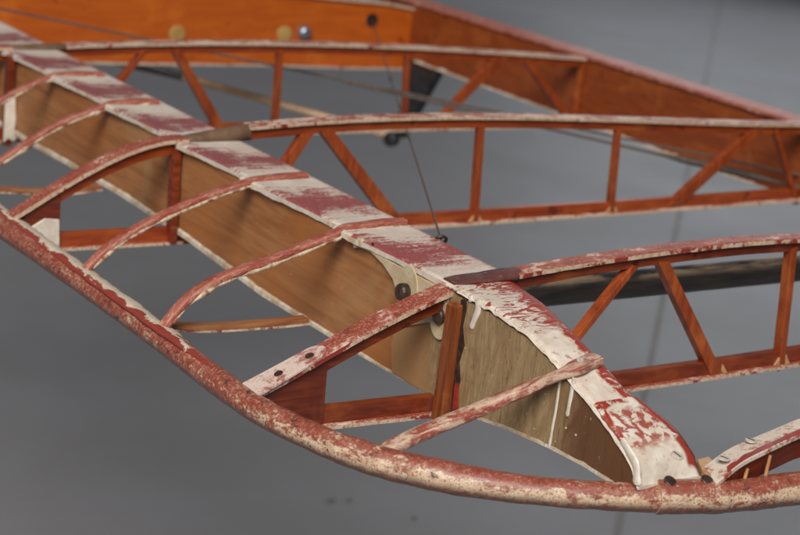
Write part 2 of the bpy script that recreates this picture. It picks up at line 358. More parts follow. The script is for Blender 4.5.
def mat_strip():
    """rib cap strip: worn red top, cream edge broken by red"""
    t = NT('worn_red_strip_with_cream_edge'); n = t.nrm(); x = t.xyz()
    w = t.noise(22, 7, 0.68, (1, 3, 3), 0.6); f = t.noise(230, 5, 0.72); b = t.noise(34, 4, 0.6, (1.3, 1, 1), 0.2, (5, 2, 1)); s = t.noise(480, 3, 0.6)
    top = t.step(n[2], 0.45, 0.8)
    k = t.math('ADD', t.math('MULTIPLY', w, 0.9), t.math('MULTIPLY', f, 0.45))
    far = t.math('MULTIPLY', t.step(x[1], 0.2, 0.5), t.step(x[0], 0.0, 0.1))
    tc = t.mix(t.step(w, 0.3, 0.7), (0.235, 0.038, 0.021), (0.34, 0.10, 0.062))
    tc = t.mix(t.math('MULTIPLY', t.step(s, 0.54, 0.62), 0.6), tc, (0.55, 0.30, 0.23))
    tc = t.mix(t.math('MULTIPLY', t.step(b, 0.60, 0.68), 0.7), tc, (0.16, 0.035, 0.025))
    tc = t.mix(t.step(t.math('ADD', k, t.math('MULTIPLY', far, 0.10)), 0.74, 0.84), tc, (0.62, 0.46, 0.38))
    near = t.step(x[1], 0.5, 0.1)
    sc = t.mix(t.step(t.math('SUBTRACT', t.math('ADD', b, t.math('MULTIPLY', t.math('SUBTRACT', f, 0.5), 0.35)), t.math('SUBTRACT', t.math('MULTIPLY', near, 0.10), 0.045)), 0.37, 0.43), (0.24, 0.04, 0.03), t.mix(t.step(f, 0.4, 0.6), (0.44, 0.28, 0.18), (0.62, 0.48, 0.36)))
    sc = t.mix(t.math('MULTIPLY', t.step(f, 0.60, 0.66), 0.8), sc, (0.20, 0.05, 0.03))
    c = t.mix(top, sc, tc)
    return t.out(c, t.math('ADD', t.math('MULTIPLY', f, 0.3), 0.3), f, 0.5, 0.0008, 0, 0.28)
M['strip'] = mat_strip()

def simple(name, a, b, scale=40, rough=0.5, metal=0.0, bump=0.25, spec=0.5, fine=None):
    t = NT(name); w = t.noise(scale, 6, 0.65, (1, 1, 1), 0.4); f = t.noise(scale*6, 4, 0.7)
    c = t.mix(t.step(w, 0.35, 0.65), a, b)
    if fine: c = t.mix(t.math('MULTIPLY', t.step(f, 0.58, 0.66), 0.8), c, fine)
    return t.out(c, t.math('ADD', t.math('MULTIPLY', f, 0.25), rough-0.12), f, bump, 0.0006, metal, spec)
M['strap'] = simple('brown_doped_tape', (0.085, 0.028, 0.026), (0.135, 0.050, 0.042), 30, 0.42, 0.0, 0.4, 0.35, (0.22, 0.14, 0.08))
M['strap_far'] = simple('olive_brown_tape', (0.13, 0.07, 0.04), (0.19, 0.115, 0.07), 30, 0.42, 0.0, 0.2, 0.5, (0.07, 0.035, 0.02))
M['dope'] = simple('cream_dope', (0.60, 0.52, 0.42), (0.74, 0.68, 0.59), 50, 0.4, 0, 0.4, 0.5, (0.46, 0.36, 0.26))
M['dopeedge'] = simple('stained_cream_edge', (0.42, 0.30, 0.18), (0.66, 0.60, 0.51), 45, 0.55, 0, 0.5, 0.3, (0.30, 0.18, 0.09))
M['plate'] = simple('cream_fitting_plate', (0.50, 0.38, 0.24), (0.58, 0.47, 0.33), 40, 0.42, 0, 0.25, 0.4, (0.38, 0.26, 0.15))
M['washer'] = simple('yellowed_washer', (0.46, 0.35, 0.19), (0.56, 0.46, 0.31), 60, 0.5, 0, 0.4, 0.4, (0.30, 0.18, 0.08))
M['washer_dark'] = simple('ochre_washer', (0.36, 0.20, 0.045), (0.46, 0.29, 0.09), 60, 0.5)
M['bolt'] = simple('dark_rusty_steel', (0.045, 0.030, 0.024), (0.10, 0.06, 0.045), 120, 0.42, 0.5)
M['steel'] = simple('dull_zinc_bolt', (0.20, 0.23, 0.28), (0.32, 0.36, 0.42), 120, 0.35, 0.7)
M['screw'] = simple('painted_screw', (0.42, 0.34, 0.28), (0.60, 0.53, 0.46), 200, 0.4)
M['black'] = simple('black_hole_lining', (0.012, 0.009, 0.008), (0.025, 0.018, 0.014), 90, 0.5)
M['wire'] = simple('brown_grey_cable', (0.06, 0.042, 0.032), (0.11, 0.08, 0.06), 200, 0.6, 0.0)
M['glue'] = simple('pale_glue_block', (0.42, 0.19, 0.07), (0.54, 0.32, 0.16), 60, 0.4)
M['lowrib'] = varnish('brown_bent_stick', (0.36, 0.16, 0.07), (0.22, 0.07, 0.025), (0.46, 0.26, 0.14), (1.2, 9, 9))
M['tan'] = varnish('tan_rod', (0.62, 0.40, 0.22), (0.45, 0.27, 0.14), (0.70, 0.48, 0.29), (3, 3, 3))
M['blackpaint'] = simple('black_paint', (0.012, 0.012, 0.013), (0.03, 0.03, 0.032), 60, 0.42, 0, 0.1)
def mat_strut():
    t = NT('black_strut_with_tan_highlight'); n = t.nrm()
    w = t.noise(9, 5, 0.6, (0.7, 3, 3), 0.6); f = t.noise(60, 4, 0.6, (0.3, 2, 2)); 
    c = t.mix(t.step(f, 0.3, 0.7), (0.014, 0.013, 0.013), (0.035, 0.028, 0.024))
    k = t.math('MULTIPLY', t.step(n[2], 0.25, 0.7), t.step(t.math('ADD', w, t.math('MULTIPLY', f, 0.3)), 0.58, 0.72))
    c = t.mix(t.math('MULTIPLY', k, 0.6), c, (0.26, 0.18, 0.11))  # tan highlight on the upper side, painted into the colour
    return t.out(c, 0.34, f, 0.2, 0.0008, 0, 0.5)
M['strut'] = mat_strut()

def mat_floor():
    t = NT('grey_sealed_concrete')
    w = t.noise(0.55, 5, 0.55, (1, 1, 1), 0.6); m = t.noise(1.7, 7, 0.66, (1, 1, 1), 0.5); f = t.noise(60, 5, 0.7); sp = t.noise(5.5, 2, 0.5, (1, 1, 1), 0.0, (2, 3, 0))
    c = t.mix(t.step(w, 0.3, 0.7), (0.252, 0.247, 0.260), (0.285, 0.280, 0.297))
    c = t.mix(t.math('MULTIPLY', t.step(m, 0.38, 0.66), 0.35), c, (0.225, 0.214, 0.215))
    c = t.mix(t.math('MULTIPLY', f, 0.25), c, (0.10, 0.10, 0.10))
    return t.out(c, t.math('ADD', t.math('MULTIPLY', m, 0.15), 0.42), f, 0.12, 0.002, 0, 0.45)
M['floor'] = mat_floor()
M['joint'] = simple('joint_filler', (0.175, 0.160, 0.152), (0.21, 0.195, 0.19), 4, 0.6)
M['stain'] = simple('dull_floor_stain', (0.165, 0.155, 0.15), (0.19, 0.18, 0.178), 30, 0.6)

# ------------------------------------------------------------------ setting
fl = MB(); fl.add([(-60, -60, 0), (60, -60, 0), (60, 60, 0), (-60, 60, 0)], [[0, 1, 2, 3]])
fo = fl.build('floor', M['floor']); fo['kind'] = 'structure'
a = hit((620, 520), 2, -H); b = hit((720, 5), 2, -H)
d = (b-a)/np.linalg.norm(b-a); w = np.array([-d[1], d[0], 0])
j = MB()
def strip(p, q, hw):
    dd = (q-p)/np.linalg.norm(q-p); ww = np.array([-dd[1], dd[0], 0])*hw
    j.add([(*(p+ww)[:2], 0.004), (*(p-ww)[:2], 0.004), (*(q-ww)[:2], 0.004), (*(q+ww)[:2], 0.004)], [[0, 1, 2, 3]])
strip(a-d*6, a+d*25, 0.007)
jo = j.build('floor_joint', M['joint']); jo['kind'] = 'structure'
st = MB()
for (px, py, r) in ((331, 501, 0.010), (349, 501, 0.007), (414, 519, 0.006)):
    c = hit((px, py), 2, -H)
    st.add([(c[0]+r*math.cos(k*.524)*(1+.3*nz(k*1.3, px)), c[1]+r*math.sin(k*.524)*(1+.3*nz(k*1.7, py)), 0.004) for k in range(12)], [list(range(12))])
so = st.build('floor_stain', M['stain']); so['kind'] = 'structure'

# ------------------------------------------------------------------ the wing
wing = bpy.data.objects.new('wing_frame', None); COL.objects.link(wing); wing.location = (0, 0, H)
wing['label'] = 'bare wooden aircraft wing frame in worn red and white paint with curved tip tube'
wing['category'] = 'aircraft wing'

SP = 0.5445
YA, YB, YC, YD = 0.0, SP, 2*SP, 3*SP
ST = [0.186, 0.380, 0.749, 0.922]        # short nose ribs between the main ribs
XF, XR = -0.024, 0.046                   # faces of the front spar
ZT, ZB = -0.008, -0.113

# --- front spar body
def zbot(y):
    return float(np.interp(y, [-0.29, -0.261, -0.218, -0.173, -0.115, -0.073, 0, .121, .324, .512, .683, .822, .993, 3], [-0.094, -0.090, -0.0895, -0.092, -0.098, -0.105, ZB, -0.1155, -0.1165, -0.107, -0.1035, -0.1055, -0.1105, -0.112])) 
FE = [(-.30, -.086), (-.285, -.078), (-.278, -.066), (-.259, -.053), (-.22, -.035), (-.187, -.024), (-.16, -.014), (-.125, -.005), (-.074, .0), (-.029, .0), (0, .0), (3, 0)]
def ztop(y): return float(np.interp(y, [p[0] for p in FE], [p[1] for p in FE]))
RE = []
for p, z in (((519, 284), 0.0), ((570, 330), -.007), ((590, 354), -.018), ((610, 378), -.030), ((628, 400), -.040), ((672, 434), -.057), ((696, 462), -.071), ((709, 476), -.080)):
    q = hit(p, 2, z); RE.append((q[1], q[0]))
RE = RE[::-1]+[(0.03, 0.049), (3, 0.049)]
def xrear(y): return float(np.interp(y, [p[0] for p in RE], [p[1] for p in RE]))
def zrear(y): return ztop(y)

ys = list(np.linspace(-0.286, 0.0, 30))+list(np.linspace(0.02, 1.85, 60))
mb = MB(); rings = []
for y in ys:
    xr = xrear(y)-0.004; zt = ztop(y)-0.006; zb = min(zbot(y), zt-0.006)
    rings.append([(XF, y, zb), (xr, y, zb), (xr, y, zt), (XF, y, zt)])
mb.loft(rings)
spar = mb.build('front_spar', M['spar'], wing, 0.0008)

# pale ply doubler from the curved edge out to the tip (on the front face)
dbl = MB()
top = [(y, ztop(y)-0.007) for y in np.linspace(-0.284, 0.0, 26)]
cv = [hit(p, 0, XF-0.003) for p in ((357, 243), (370, 249), (383, 260), (393, 276), (399, 294), (399, 312), (395, 330), (391, 345), (392, 372))]
poly = [(XF, y, z) for y, z in top]+[(XF, .05, -.0075), (XF, 0.1, -.0075)]+[(XF, q[1], min(q[2], -.0075)) for q in smooth_path(cv, 4)]
poly += [(XF, y, zbot(y)+0.0015) for y in np.linspace(0.045, -0.283, 24)]
dbl.prism([(p[0]-0.003, p[1], p[2]) for p in poly], (0.0028, 0, 0))
doubler = dbl.build('ply_doubler', M['tip'], spar, label='pale weathered plywood facing on the outer end of the spar')
XD = XF-0.003

# --- spar caps
def cap_front(y):
    st = sorted([YA, YB, YC, YD, 2.0]+ST)
    for k in range(len(st)-1):
        if st[k] <= y < st[k+1]:
            u = (y-st[k])/(st[k+1]-st[k]); return -0.0255-0.0105*u**1.6
    return -0.0265
mb = MB(); rings = []
for y in np.linspace(0.0, 1.85, 420):
    jf = 0.0006*nz(y*40, 3.1)+0.0004*nz(y*160, 7); jr = 0.0006*nz(y*50, 9)
    xf = cap_front(y)+jf; th = 0.0066+0.0016*nz(y*30, 5)+0.0006*nz(y*110, 2)
    rings.append([(xf, y, -th), (0.049+jr, y, -0.0085), (0.050+jr, y, -0.001), (0.049+jr, y, 0), (xf+0.003, y, 0.0004), (xf, y, -0.0016)])
mb.loft(rings)
mb.build('spar_cap', M['cap'], spar)
def cap_grid(y0, y1, ny, dz, seed, thick, lift=None):
    """closed slab following the tip of the spar, with across / along coordinates on its points"""
    mb = MB(); rings = []; ac = []; al = []; nu = 14
    for k, y in enumerate(np.linspace(y0, y1, ny)):
        jf = 0.0010*nz(y*70, seed)+0.0008*nz(y*240, 7+seed); xr = xrear(y)+0.0006*nz(y*80, seed+2); z = ztop(y)+dz+(lift(y) if lift else 0); xf = -0.0275+jf
        th = thick+0.0025*nz(y*60, 4)+0.0015*nz(y*170, 4)
        ring = [(xf, y, z-th), (xr, y, z-thick)]; u = [0, 1]
        for i in range(nu+1):
            q = 1-i/nu; x = xf+(xr-xf)*q
            ring.append((x, y, z-0.0016*(max(0, (q-.9)/.1)**2+max(0, (.08-q)/.08)**2)+0.0004*nz(x*160, y*160, seed))); u.append(q)
        rings.append(ring); ac += u; al += [1-(y-y0)/(y1-y0)]*len(ring)
    n = len(rings[0])
    mb.loft(rings, 0, True)
    ac += ac[:n]+ac[-n:]; al += al[:n]+al[-n:]
    mb.at = {'across': ac, 'along': al}
    return mb
cap_grid(-0.222, -0.0005, 120, 0.0, 3.1, 0.0042).build('tip_cap', M['tipcap'], spar, label='tip end of the spar cap, white with bright red streaks')
# end plate, screwed down over the end of the spar and on to the tip tube
endplate = cap_grid(-0.2865, -0.2205, 50, 0.0016, 1.1, 0.0026, lambda y: -0.0035*max(0, min(1, (-0.274-y)/0.0125))).build('end_plate', M['endplate'], spar)
t = NT('bright_red_enamel'); f = t.noise(90, 5, 0.7); M['redrim'] = t.out(t.mix(t.step(f, 0.45, 0.62), (0.26, 0.022, 0.018), (0.34, 0.035, 0.024)), 0.28, f, 0.2, 0.0005)
def slot(c, axis, r, parent, ang=0.6):
    ax = np.array(axis, float); ax /= np.linalg.norm(ax); u = np.cross(ax, (math.sin(ang), 0.1, math.cos(ang))); u /= np.linalg.norm(u); w = np.cross(ax, u)
    c = np.array(c, float); m_ = MB(); k = r*.82
    m_.prism([c+u*k+w*r*.13, c-u*k+w*r*.13, c-u*k-w*r*.13, c+u*k-w*r*.13], ax*.0004); m_.build('slot', M['bolt'], parent)
def on_cap(p, guess=-.06, it=12, dz=0.0012):
    z = guess
    for _ in range(it): z = ztop(hit(p, 2, z)[1])+dz
    return hit(p, 2, z)
for p in ((642, 421), (677, 455)):
    q = on_cap(p); mb = MB(); mb.disc(q-np.array((0, 0, .001)), (0, -0.35, 1), 0.0050, 0.0012, 18, 0, 0.0005)
    mb.build('screw', M['screw'], endplate); slot(q+np.array((0, -.0002, .0006)), (0, -0.35, 1), 0.0042, endplate, 1.1)
for p in ((670, 482), (707, 481)):
    q = hit(p, 2, -0.079); mb = MB(); mb.disc(q, (0, -0.55, 1), 0.0056, 0.0018, 18, 0, 0.0006)
    mb.build('bolt', M['bolt'], endplate)

# dope that ran over the front edge, drips
def ragged(name, y0, y1, n, x, zt, hgt, seed, mat, parent, up=False):
    mb = MB(); rings = []
    for y in np.linspace(y0, y1, n):
        h = hgt*(0.25+1.3*abs(nz(y*38, seed))+0.9*max(0, nz(y*120, seed+3)))
        z = zt(y); s = 1 if up else -1
        rings.append([(x+.001, y, z+.001), (-0.0280, y, z+.0004), (-0.0283, y, z+s*h*.15), (x-0.0018, y, z+s*h*.75), (x-.0008, y, z+s*h*.97), (x+.001, y, z+s*h)])
    mb.loft(rings); return mb.build(name, mat, parent)
ragged('dope_run', -0.284, -0.02, 150, XD, lambda y: ztop(y)-0.0025, 0.0030, 2.2, M['dope'], spar)
mb = MB(); rings = []
for y in np.linspace(0.012, 1.7, 320):
    k = 0.3+0.7*min(1, max(0, (y-0.02)/0.3)); h = (0.0042+0.0022*nz(y*16, 1)+0.0012*nz(y*60, 8))*k
    z = zbot(y)
    rings.append([(XF+0.003, y, z-0.0028*k), (XF-0.0022*k-.0006, y, z-0.0024*k), (XF-0.0020*k-.0005, y, z+h*.5), (XF-0.0006, y, z+h), (XF+0.003, y, z+h)])
mb.loft(rings); mb.build('lower_edge', M['dopeedge'], spar, label='cream fabric edge along the bottom of the spar')
mb = MB(); rings = []
for y in np.linspace(-0.262, -0.045, 80):
    z = zbot(y); h = 0.0016+0.0012*nz(y*80, 4)
    rings.append([(XD+.004, y, z-0.0018), (XD-0.0008, y, z-0.0014), (XD-0.0006, y, z+max(h, .0004)), (XD+.004, y, z+max(h, .0004))])
mb.loft(rings); mb.build('lower_edge', M['dopeedge'], spar)
def drip(pts, w0, w1):
    P = smooth_path([hit(p, 0, XD-0.0005) for p in pts], 5); n = len(P); mb = MB()
    rad = [w0+(w1-w0)*k/(n-1) for k in range(n)]; rad[-1] *= 0.75
    rad[-2] = max(rad[-2], w1*1.2)
    mb.tube(P, rad, 10, 0, (1, 0.32), 0.3, (1, 0, 0)); mb.build('paint_drip', M['dope'], spar)
drip([(478, 300), (478, 309), (475, 318), (471, 328)], 0.0050, 0.0028)
drip([(470, 296), (471, 302)], 0.004, 0.003)
drip([(560, 380), (557, 402), (553, 425), (549, 447)], 0.0016, 0.0016)
drip([(574, 378), (571, 395), (569, 405), (567, 416)], 0.0024, 0.0022)
drip([(622, 440), (630, 453), (636, 466), (637, 485)], 0.0035, 0.0048)
for p in ((566, 428), (576, 435)):
    q = hit(p, 0, XD); mb = MB(); mb.disc(q, (-1, 0, 0), 0.0009, 0.0006, 8); mb.build('paint_speck', M['dope'], spar)

# metal fitting under the cap with its bolts
fit = [(354, 236), (364, 240), (380, 248), (400, 259), (420, 270), (440, 279), (452, 287), (446, 312), (430, 322), (408, 326), (398, 312), (399, 296), (394, 279), (384, 264), (372, 252), (360, 247), (355, 248)]
mb = MB(); pl = [hit(p, 0, XD-0.0005) for p in fit]
mb.prism([(XD-0.0022, q[1], min(q[2], -0.0075)) for q in pl], (0.002, 0, 0))
fitting = mb.build('fitting_plate', M['plate'], spar, 0.0004)
q = hit((408, 288), 0, XD-0.003); mb = MB()
P = []
for k in range(28):
    a_ = 2*math.pi*k/28; P.append((XD-0.0022, q[1]+0.0165*math.cos(a_), q[2]-0.002+0.024*math.sin(a_)))
mb.prism(P, (-0.0018, 0, 0)); mb.build('washer', M['washer'], spar, 0.0004)
q = hit((406, 292), 0, XD-0.004); mb = MB(); mb.disc((XD-0.004, q[1], q[2]), (-1, 0.05, 0.05), 0.0085, 0.008, 20, 0, 0.0018); mb.build('bolt', M['bolt'], spar)
q = hit((440, 319), 0, XD-0.003); mb = MB()
mb.prism([(XD-0.0002, q[1]+0.0155*math.cos(2*math.pi*k/28), q[2]+0.0195*math.sin(2*math.pi*k/28)) for k in range(28)], (-0.0035, 0, 0)); mb.build('washer', M['washer'], spar, 0.0004)
q = hit((440, 316), 0, XD-0.004); mb = MB(); mb.disc((XD-0.004, q[1], q[2]), (-1, 0, 0), 0.0080, 0.004, 20, 0, 0.001); mb.build('bolt', M['bolt'], spar)
q = hit((362, 243), 0, XD-0.003); mb = MB(); mb.disc((XD-0.0022, q[1], q[2]), (-1, 0, 0), 0.0048, 0.0025, 16, 0, .001); mb.build('screw', M['washer'], spar)
q = hit((372, 245), 0, XD-0.003); mb = MB(); mb.disc((XD-0.0021, q[1], q[2]), (-1, 0, 0), 0.0024, 0.0006, 12); mb.build('screw_hole', M['bolt'], spar)
# --- main ribs
HW, TH = 0.0105, 0.0042
def fitxz(px, y, deg):
    q = np.array([hit(p, 1, y) for p in px]); return np.poly1d(np.polyfit(q[:, 0], q[:, 2], deg))
def sweep(mb, xs, zf, y, hw, t, mi=0, jit=0.0006, seed=0.0, hwf=None):
    rings = []
    for x in xs:
        e = 1e-3; sl = (zf(x+e)-zf(x-e))/(2*e); n = np.array([-sl, 0, 1])/math.hypot(1, sl)
        p = np.array([x, y, zf(x)]); h = hw if hwf is None else hwf(x)
        a1 = jit*nz(x*55, seed)+jit*.6*nz(x*190, seed+9); a2 = jit*nz(x*55, seed+4); a3 = jit*.7*nz(x*80, seed+7)
        Y = np.array([0, 1, 0])
        rings.append([p-Y*(h+a1)+n*a3*.5, p+Y*(h+a2), p+Y*(h+a2)+n*t, p+Y*(h+a2-.0012)+n*(t+.0008), p-Y*(h+a1-.0012)+n*(t+.0008+a3), p-Y*(h+a1)+n*(t+a3)])
    mb.loft(rings)

BT = fitxz([(260, 130), (300, 126), (360, 122), (440, 120), (520, 120.5), (600, 122), (680, 124), (740, 126), (790, 127)], YB-HW, 3)
BW = lambda x: BT(x)-0.0135
XS = 1.03
ribs = {
 'A': dict(y=YA, top=lambda x, f=fitxz([(530, 277), (560, 271), (595, 266), (628, 261.5), (650, 257.5), (680, 254), (708, 249), (740, 247), (780, 244), (800, 242)], YA-HW, 2): f(x) if x < .35 else f(.35)+(BT(x)-BT(.35)),
           xs=(0.050, 1.03)),
 'B': dict(y=YB, top=BT, xs=(0.062, 1.03)),
 'C': dict(y=YC, top=fitxz([(64, 50), (100, 47), (140, 45.5), (230, 45.5), (310, 47), (390, 49.5), (460, 52), (520, 55.5), (560, 58.5), (596, 62)], YC-HW, 3), xs=(0.062, 1.035)),
}
bots = {'A': fitxz([(324, 427), (390, 427), (425, 421), (640, 390), (688, 382.5), (760, 373), (800, 368)], YA-HW, 2),
        'B': fitxz([(56, 249.5), (120, 249), (170, 248), (416, 229), (510, 223), (600, 217), (719, 207.5), (795, 203)], YB-HW, 2)}
bA = bots['A']; bots['A'] = lambda x: bA(min(x, .5))
bots['C'] = lambda x: -0.1335 if x < 0.9 else -0.1335
noses = {'A': fitxz([(262, 397), (285, 385), (312, 368), (350, 347), (370, 336), (428, 306), (462, 292)], YA-HW, 3),
         'B': fitxz([(12, 223), (30, 211), (60, 193), (90, 174.5), (115, 162), (140, 151.5), (183, 143)], YB-HW, 3)}
nA = noses['A']; noses['C'] = lambda x: noses['B'](x)
strutpx = {
 'A': [([(626, 262), (640, 266)], [(570, 333), (585, 335)], 'diagonal_strut'), ([(651, 259), (670, 262)], [(706, 377), (723, 373)], 'diagonal_strut'),
       ([(784, 247), (798, 247)], [(771, 368), (785, 366)], 'post')],
 'B': [([(298, 132), (315, 132)], [(277, 164), (291, 168)], 'diagonal_strut'), ([(315, 129), (333, 129)], [(383, 219), (401, 217)], 'diagonal_strut'),
       ([(475, 124), (485.5, 124)], [(468.5, 219), (479, 219)], 'post'), ([(613.5, 125), (622.5, 125)], [(604.5, 213), (614.5, 213)], 'post'),
       ([(748, 127), (766, 127)], [(660, 206), (681, 206)], 'diagonal_strut'), ([(769, 127), (778, 127)], [(791, 203), (800, 203)], 'diagonal_strut')],
 'C': [([(141, 48), (150, 48)], [(112, 82), (122, 86)], 'diagonal_strut'), ([(168, 48), (180, 48)], [(214, 131), (228, 131)], 'diagonal_strut'),
       ([(275.5, 49), (284, 49)], [(270, 126), (279, 126)], 'post'), ([(403, 53), (411, 53)], [(400, 127), (408, 127)], 'post'),
       ([(491, 56), (510, 56)], [(429, 124), (442, 124)], 'diagonal_strut'), ([(519, 58), (530, 58)], [(571, 122), (583, 122)], 'diagonal_strut'),
       ([(589.5, 62), (596, 62)], [(581, 124), (588, 124)], 'post')],
}
for key in 'ABC':
    r = ribs[key]; y = r['y']; top = r['top']; bot = bots[key]; nose = noses[key]; sd = ord(key)*1.7
    x0, x1 = r['xs']
    # rib mesh: the upper and lower web strips
    mb = MB(); wd = 0.0135 if key != 'A' else 0.0125
    def band(xs, f0, f1, hw=0.0050):
        rings = []
        for x in xs:
            rings.append([(x, y-hw, f0(x)), (x, y+hw, f0(x)), (x, y+hw, f1(x)), (x, y-hw, f1(x))])
        mb.loft(rings)
    band(np.linspace(x0-.008, x1, 50), lambda x: top(x)-wd*(0.9 if x > .12 else 0.95), lambda x: top(x)+.0005)
    band(np.linspace(0.05, x1, 40), lambda x: bot(x)+TH*.6, lambda x: bot(x)+TH+0.0150)
    band(np.linspace(-0.213, -0.026, 30), lambda x: nose(x)-0.0150, lambda x: nose(x)+.0005)
    band(np.linspace(-0.172, -0.019, 16), lambda x: bot(x)+TH*.6, lambda x: bot(x)+TH+0.0155)
    rib = mb.build('main_rib', M['rib'] if key != 'A' else M['rib_near'], wing, 0.0006)
    # cap strips
    mb = MB(); sweep(mb, np.linspace(x0, x1+.02, 150), top, y, HW, TH, 0, 0.0007, sd); mb.build('upper_cap_strip', M['strip'], rib)
    mb = MB(); sweep(mb, np.linspace(-0.226, -0.020, 60), nose, y, HW, TH, 0, 0.0008, sd+2, (lambda x: 0.0108+0.0014*max(0, min(1, (x+.226)/.1)))); mb.build('nose_cap_strip', M['strip'], rib)
    mb = MB(); sweep(mb, np.linspace(-0.175, x1, 130), lambda x: bot(x), y, HW*.95, TH*.85, 0, 0.0006, sd+5); mb.build('lower_cap_strip', M['strip'], rib)
    # tape / strap over the spar
    mb = MB(); rings = []
    zA = top(x0+.004)+TH+.0008; zN = nose(-0.022)+TH
    for u in np.linspace(0, 1, 24):
        x = -0.026+u*0.090 if key != 'A' else -0.024+u*0.079
        z = max(0.0006, zN+(zA-zN)*u)+(0.0016 if key == 'A' else 0.0006)+(0.0020 if key == 'A' else 0.0006)*math.sin(math.pi*u)
        w_ = (0.0120 if key == 'A' else 0.0100)*(0.72+0.28*min(1, math.sin(math.pi*min(1, max(0, u)))*2.2))
        lo = -0.0002
        rings.append([(x, y-w_, lo), (x, y+w_, lo), (x, y+w_, z*.5), (x, y+w_*.8, z*.82), (x, y+w_*.4, z*.97), (x, y, z), (x, y-w_*.4, z*.97), (x, y-w_*.8, z*.82), (x, y-w_, z*.5)])
    mb.loft(rings, 0, True); mb.build('spar_strap', M['strap'] if key == 'A' else M['strap_far'], rib)
    # post on the spar front face
    mb = MB(); zt = nose(-0.03)+.0008; zb_ = bot(-0.03)+TH*.8
    pp = {'A': ((446, 306), (464.5, 297), (450.5, 414), (431, 414)), 'B': ((169, 150), (182, 148), (177.5, 236), (166, 236)), 'C': ((5, 62), (16, 60), (13, 120), (2, 120))}[key]
    fc = XF-.0036
    f0 = hit(pp[1], 0, fc); f1 = hit(pp[2], 0, fc); dp = 0.015
    l0 = hit(pp[0], 1, f0[1]+dp); l1 = hit(pp[3], 1, f1[1]+dp)
    x0_ = min(l0[0], fc-.008); x1_ = min(l1[0], fc-.008)
    mb.hexa([(x1_, f1[1], zb_), (fc, f1[1], zb_), (fc, f1[1]+dp, zb_), (x1_, f1[1]+dp, zb_)], [(x0_, f0[1], zt-.004), (fc, f0[1], zt-.002), (fc, f0[1]+dp, zt-.002), (x0_, f0[1]+dp, zt-.004)])
    if key == 'C':
        yC = min(f0[1], f1[1])-.0005
    mb.build('front_post', M['post_brown'] if key == 'A' else M['rib_near'], rib, 0.0008)
    # nose block
    mb = MB(); xa, xb = (-0.212, -0.150) if key == 'A' else (-0.212, -0.172)
    P = [(xa, nose(xa)-.001), (xb, nose(xb)-.001), (xb+.002, bot(xb)+TH*.8), (xa+.03, bot(xb)+TH*.9), (xa, -0.105)]
    mb.prism([(p[0], y-.0065, p[1]) for p in P], (0, .012, 0)); nb = mb.build('nose_block', M['rib_dark'], rib, 0.0006)
    if key != 'A':
        mb = MB(); P = [(-.209, -0.094), (-.190, -0.083), (-.1725, -0.085), (-.1705, -.121), (-.185, -.125), (-.205, -.112)]
        mb.prism([(p[0]+.001*nz(k*3.3), y-.0088, p[1]) for k, p in enumerate(P)], (0, .0035, 0)); mb.build('dope_patch', M['dope'], nb, 0.0008)
    # bracing between the chords
    for (tp, bp, nm) in strutpx[key]:
        T = [hit(tp[0], 1, y+.004), hit(tp[1], 1, y-.0075)]; Bm = [hit(bp[0], 1, y+.004), hit(bp[1], 1, y-.0075)]
        for P_ in (T, Bm):
            over = max(P_[0][0], P_[1][0])-(XS-.0035)
            if over > 0: P_[0] = P_[0]-np.array((over, 0, 0)); P_[1] = P_[1]-np.array((over, 0, 0))
        zb2 = bot(Bm[0][0])+TH+.002
        if Bm[0][2] > zb2+.02:
            for i_ in (0, 1):
                dv = Bm[i_]-T[i_]; Bm[i_] = T[i_]+dv*((zb2-T[i_][2])/dv[2])
        mb = MB(); n = 10; rings = []
        for k in range(n+1):
            u = k/n; l = T[0]*(1-u)+Bm[0]*u; q = T[1]*(1-u)+Bm[1]*u
            l = l+np.array((0.0005*nz(u*5, sd+tp[0][0]), 0, 0)); q = q+np.array((0.0005*nz(u*5, sd+tp[1][0], 3), 0, 0))
            rings.append([(l[0], y-.0075, l[2]), (q[0], y-.0075, q[2]), (q[0], y+.004, q[2]), (l[0], y+.004, l[2])])
        mb.loft(rings); mb.build(nm, M['post'], rib, 0.0007)
        # glue blocks at the foot
        if nm == 'post' or key == 'A':
            mb = MB(); z0 = bot((Bm[0][0]+Bm[1][0])/2)+TH
            for sgn, q in ((-1, Bm[0]), (1, Bm[1])):
                if key == 'A' and nm == 'diagonal_strut' and sgn < 0: continue
                if Bm[0][2] > bot(Bm[0][0])+.05: continue
                hh = 0.0105+0.003*nz(q[0]*50)
                x_ = q[0]; mb.prism([(x_-sgn*.001, y-.0072, z0), (x_+sgn*.0075, y-.0072, z0), (x_-sgn*.001, y-.0072, z0+hh)], (0, .008, 0))
            if mb.v: mb.build('glue_block', M['glue'], rib, 0.0005)
    ribs[key]['obj'] = rib

mb = MB(); P = [hit(p, 1, yC) for p in ((5, 98), (15, 97), (15.5, 118), (14, 132), (17, 138), (12, 141), (8, 138), (3, 142), (4, 120))]
mb.prism([(p[0], yC-.003, p[2]) for p in P], (0, .004, 0)); mb.build('dope_patch', M['dope'], ribs['C']['obj'], 0.001)
# thin red sliver and dark gap beside the outer post
rA = ribs['A']['obj']
mb = MB(); P = [hit(p, 0, XD-.001) for p in ((461, 300), (466.5, 296), (466, 310), (462.5, 326), (464, 345), (459, 362), (460, 380), (455, 400), (454, 418), (449, 418), (455, 372), (458, 340))]
mb.prism([(XD-.0002, p[1], p[2]) for p in P], (-0.001, 0, 0)); mb.build('dark_crack', M['bolt'], spar)
mb = MB(); P = [hit(p, 0, XD-.001) for p in ((456, 383), (459, 383), (458, 408), (453, 410))]
mb.prism([(XD-.0012, p[1], p[2]) for p in P], (-0.001, 0, 0)); mb.build('red_sliver', M['redrim'], spar)

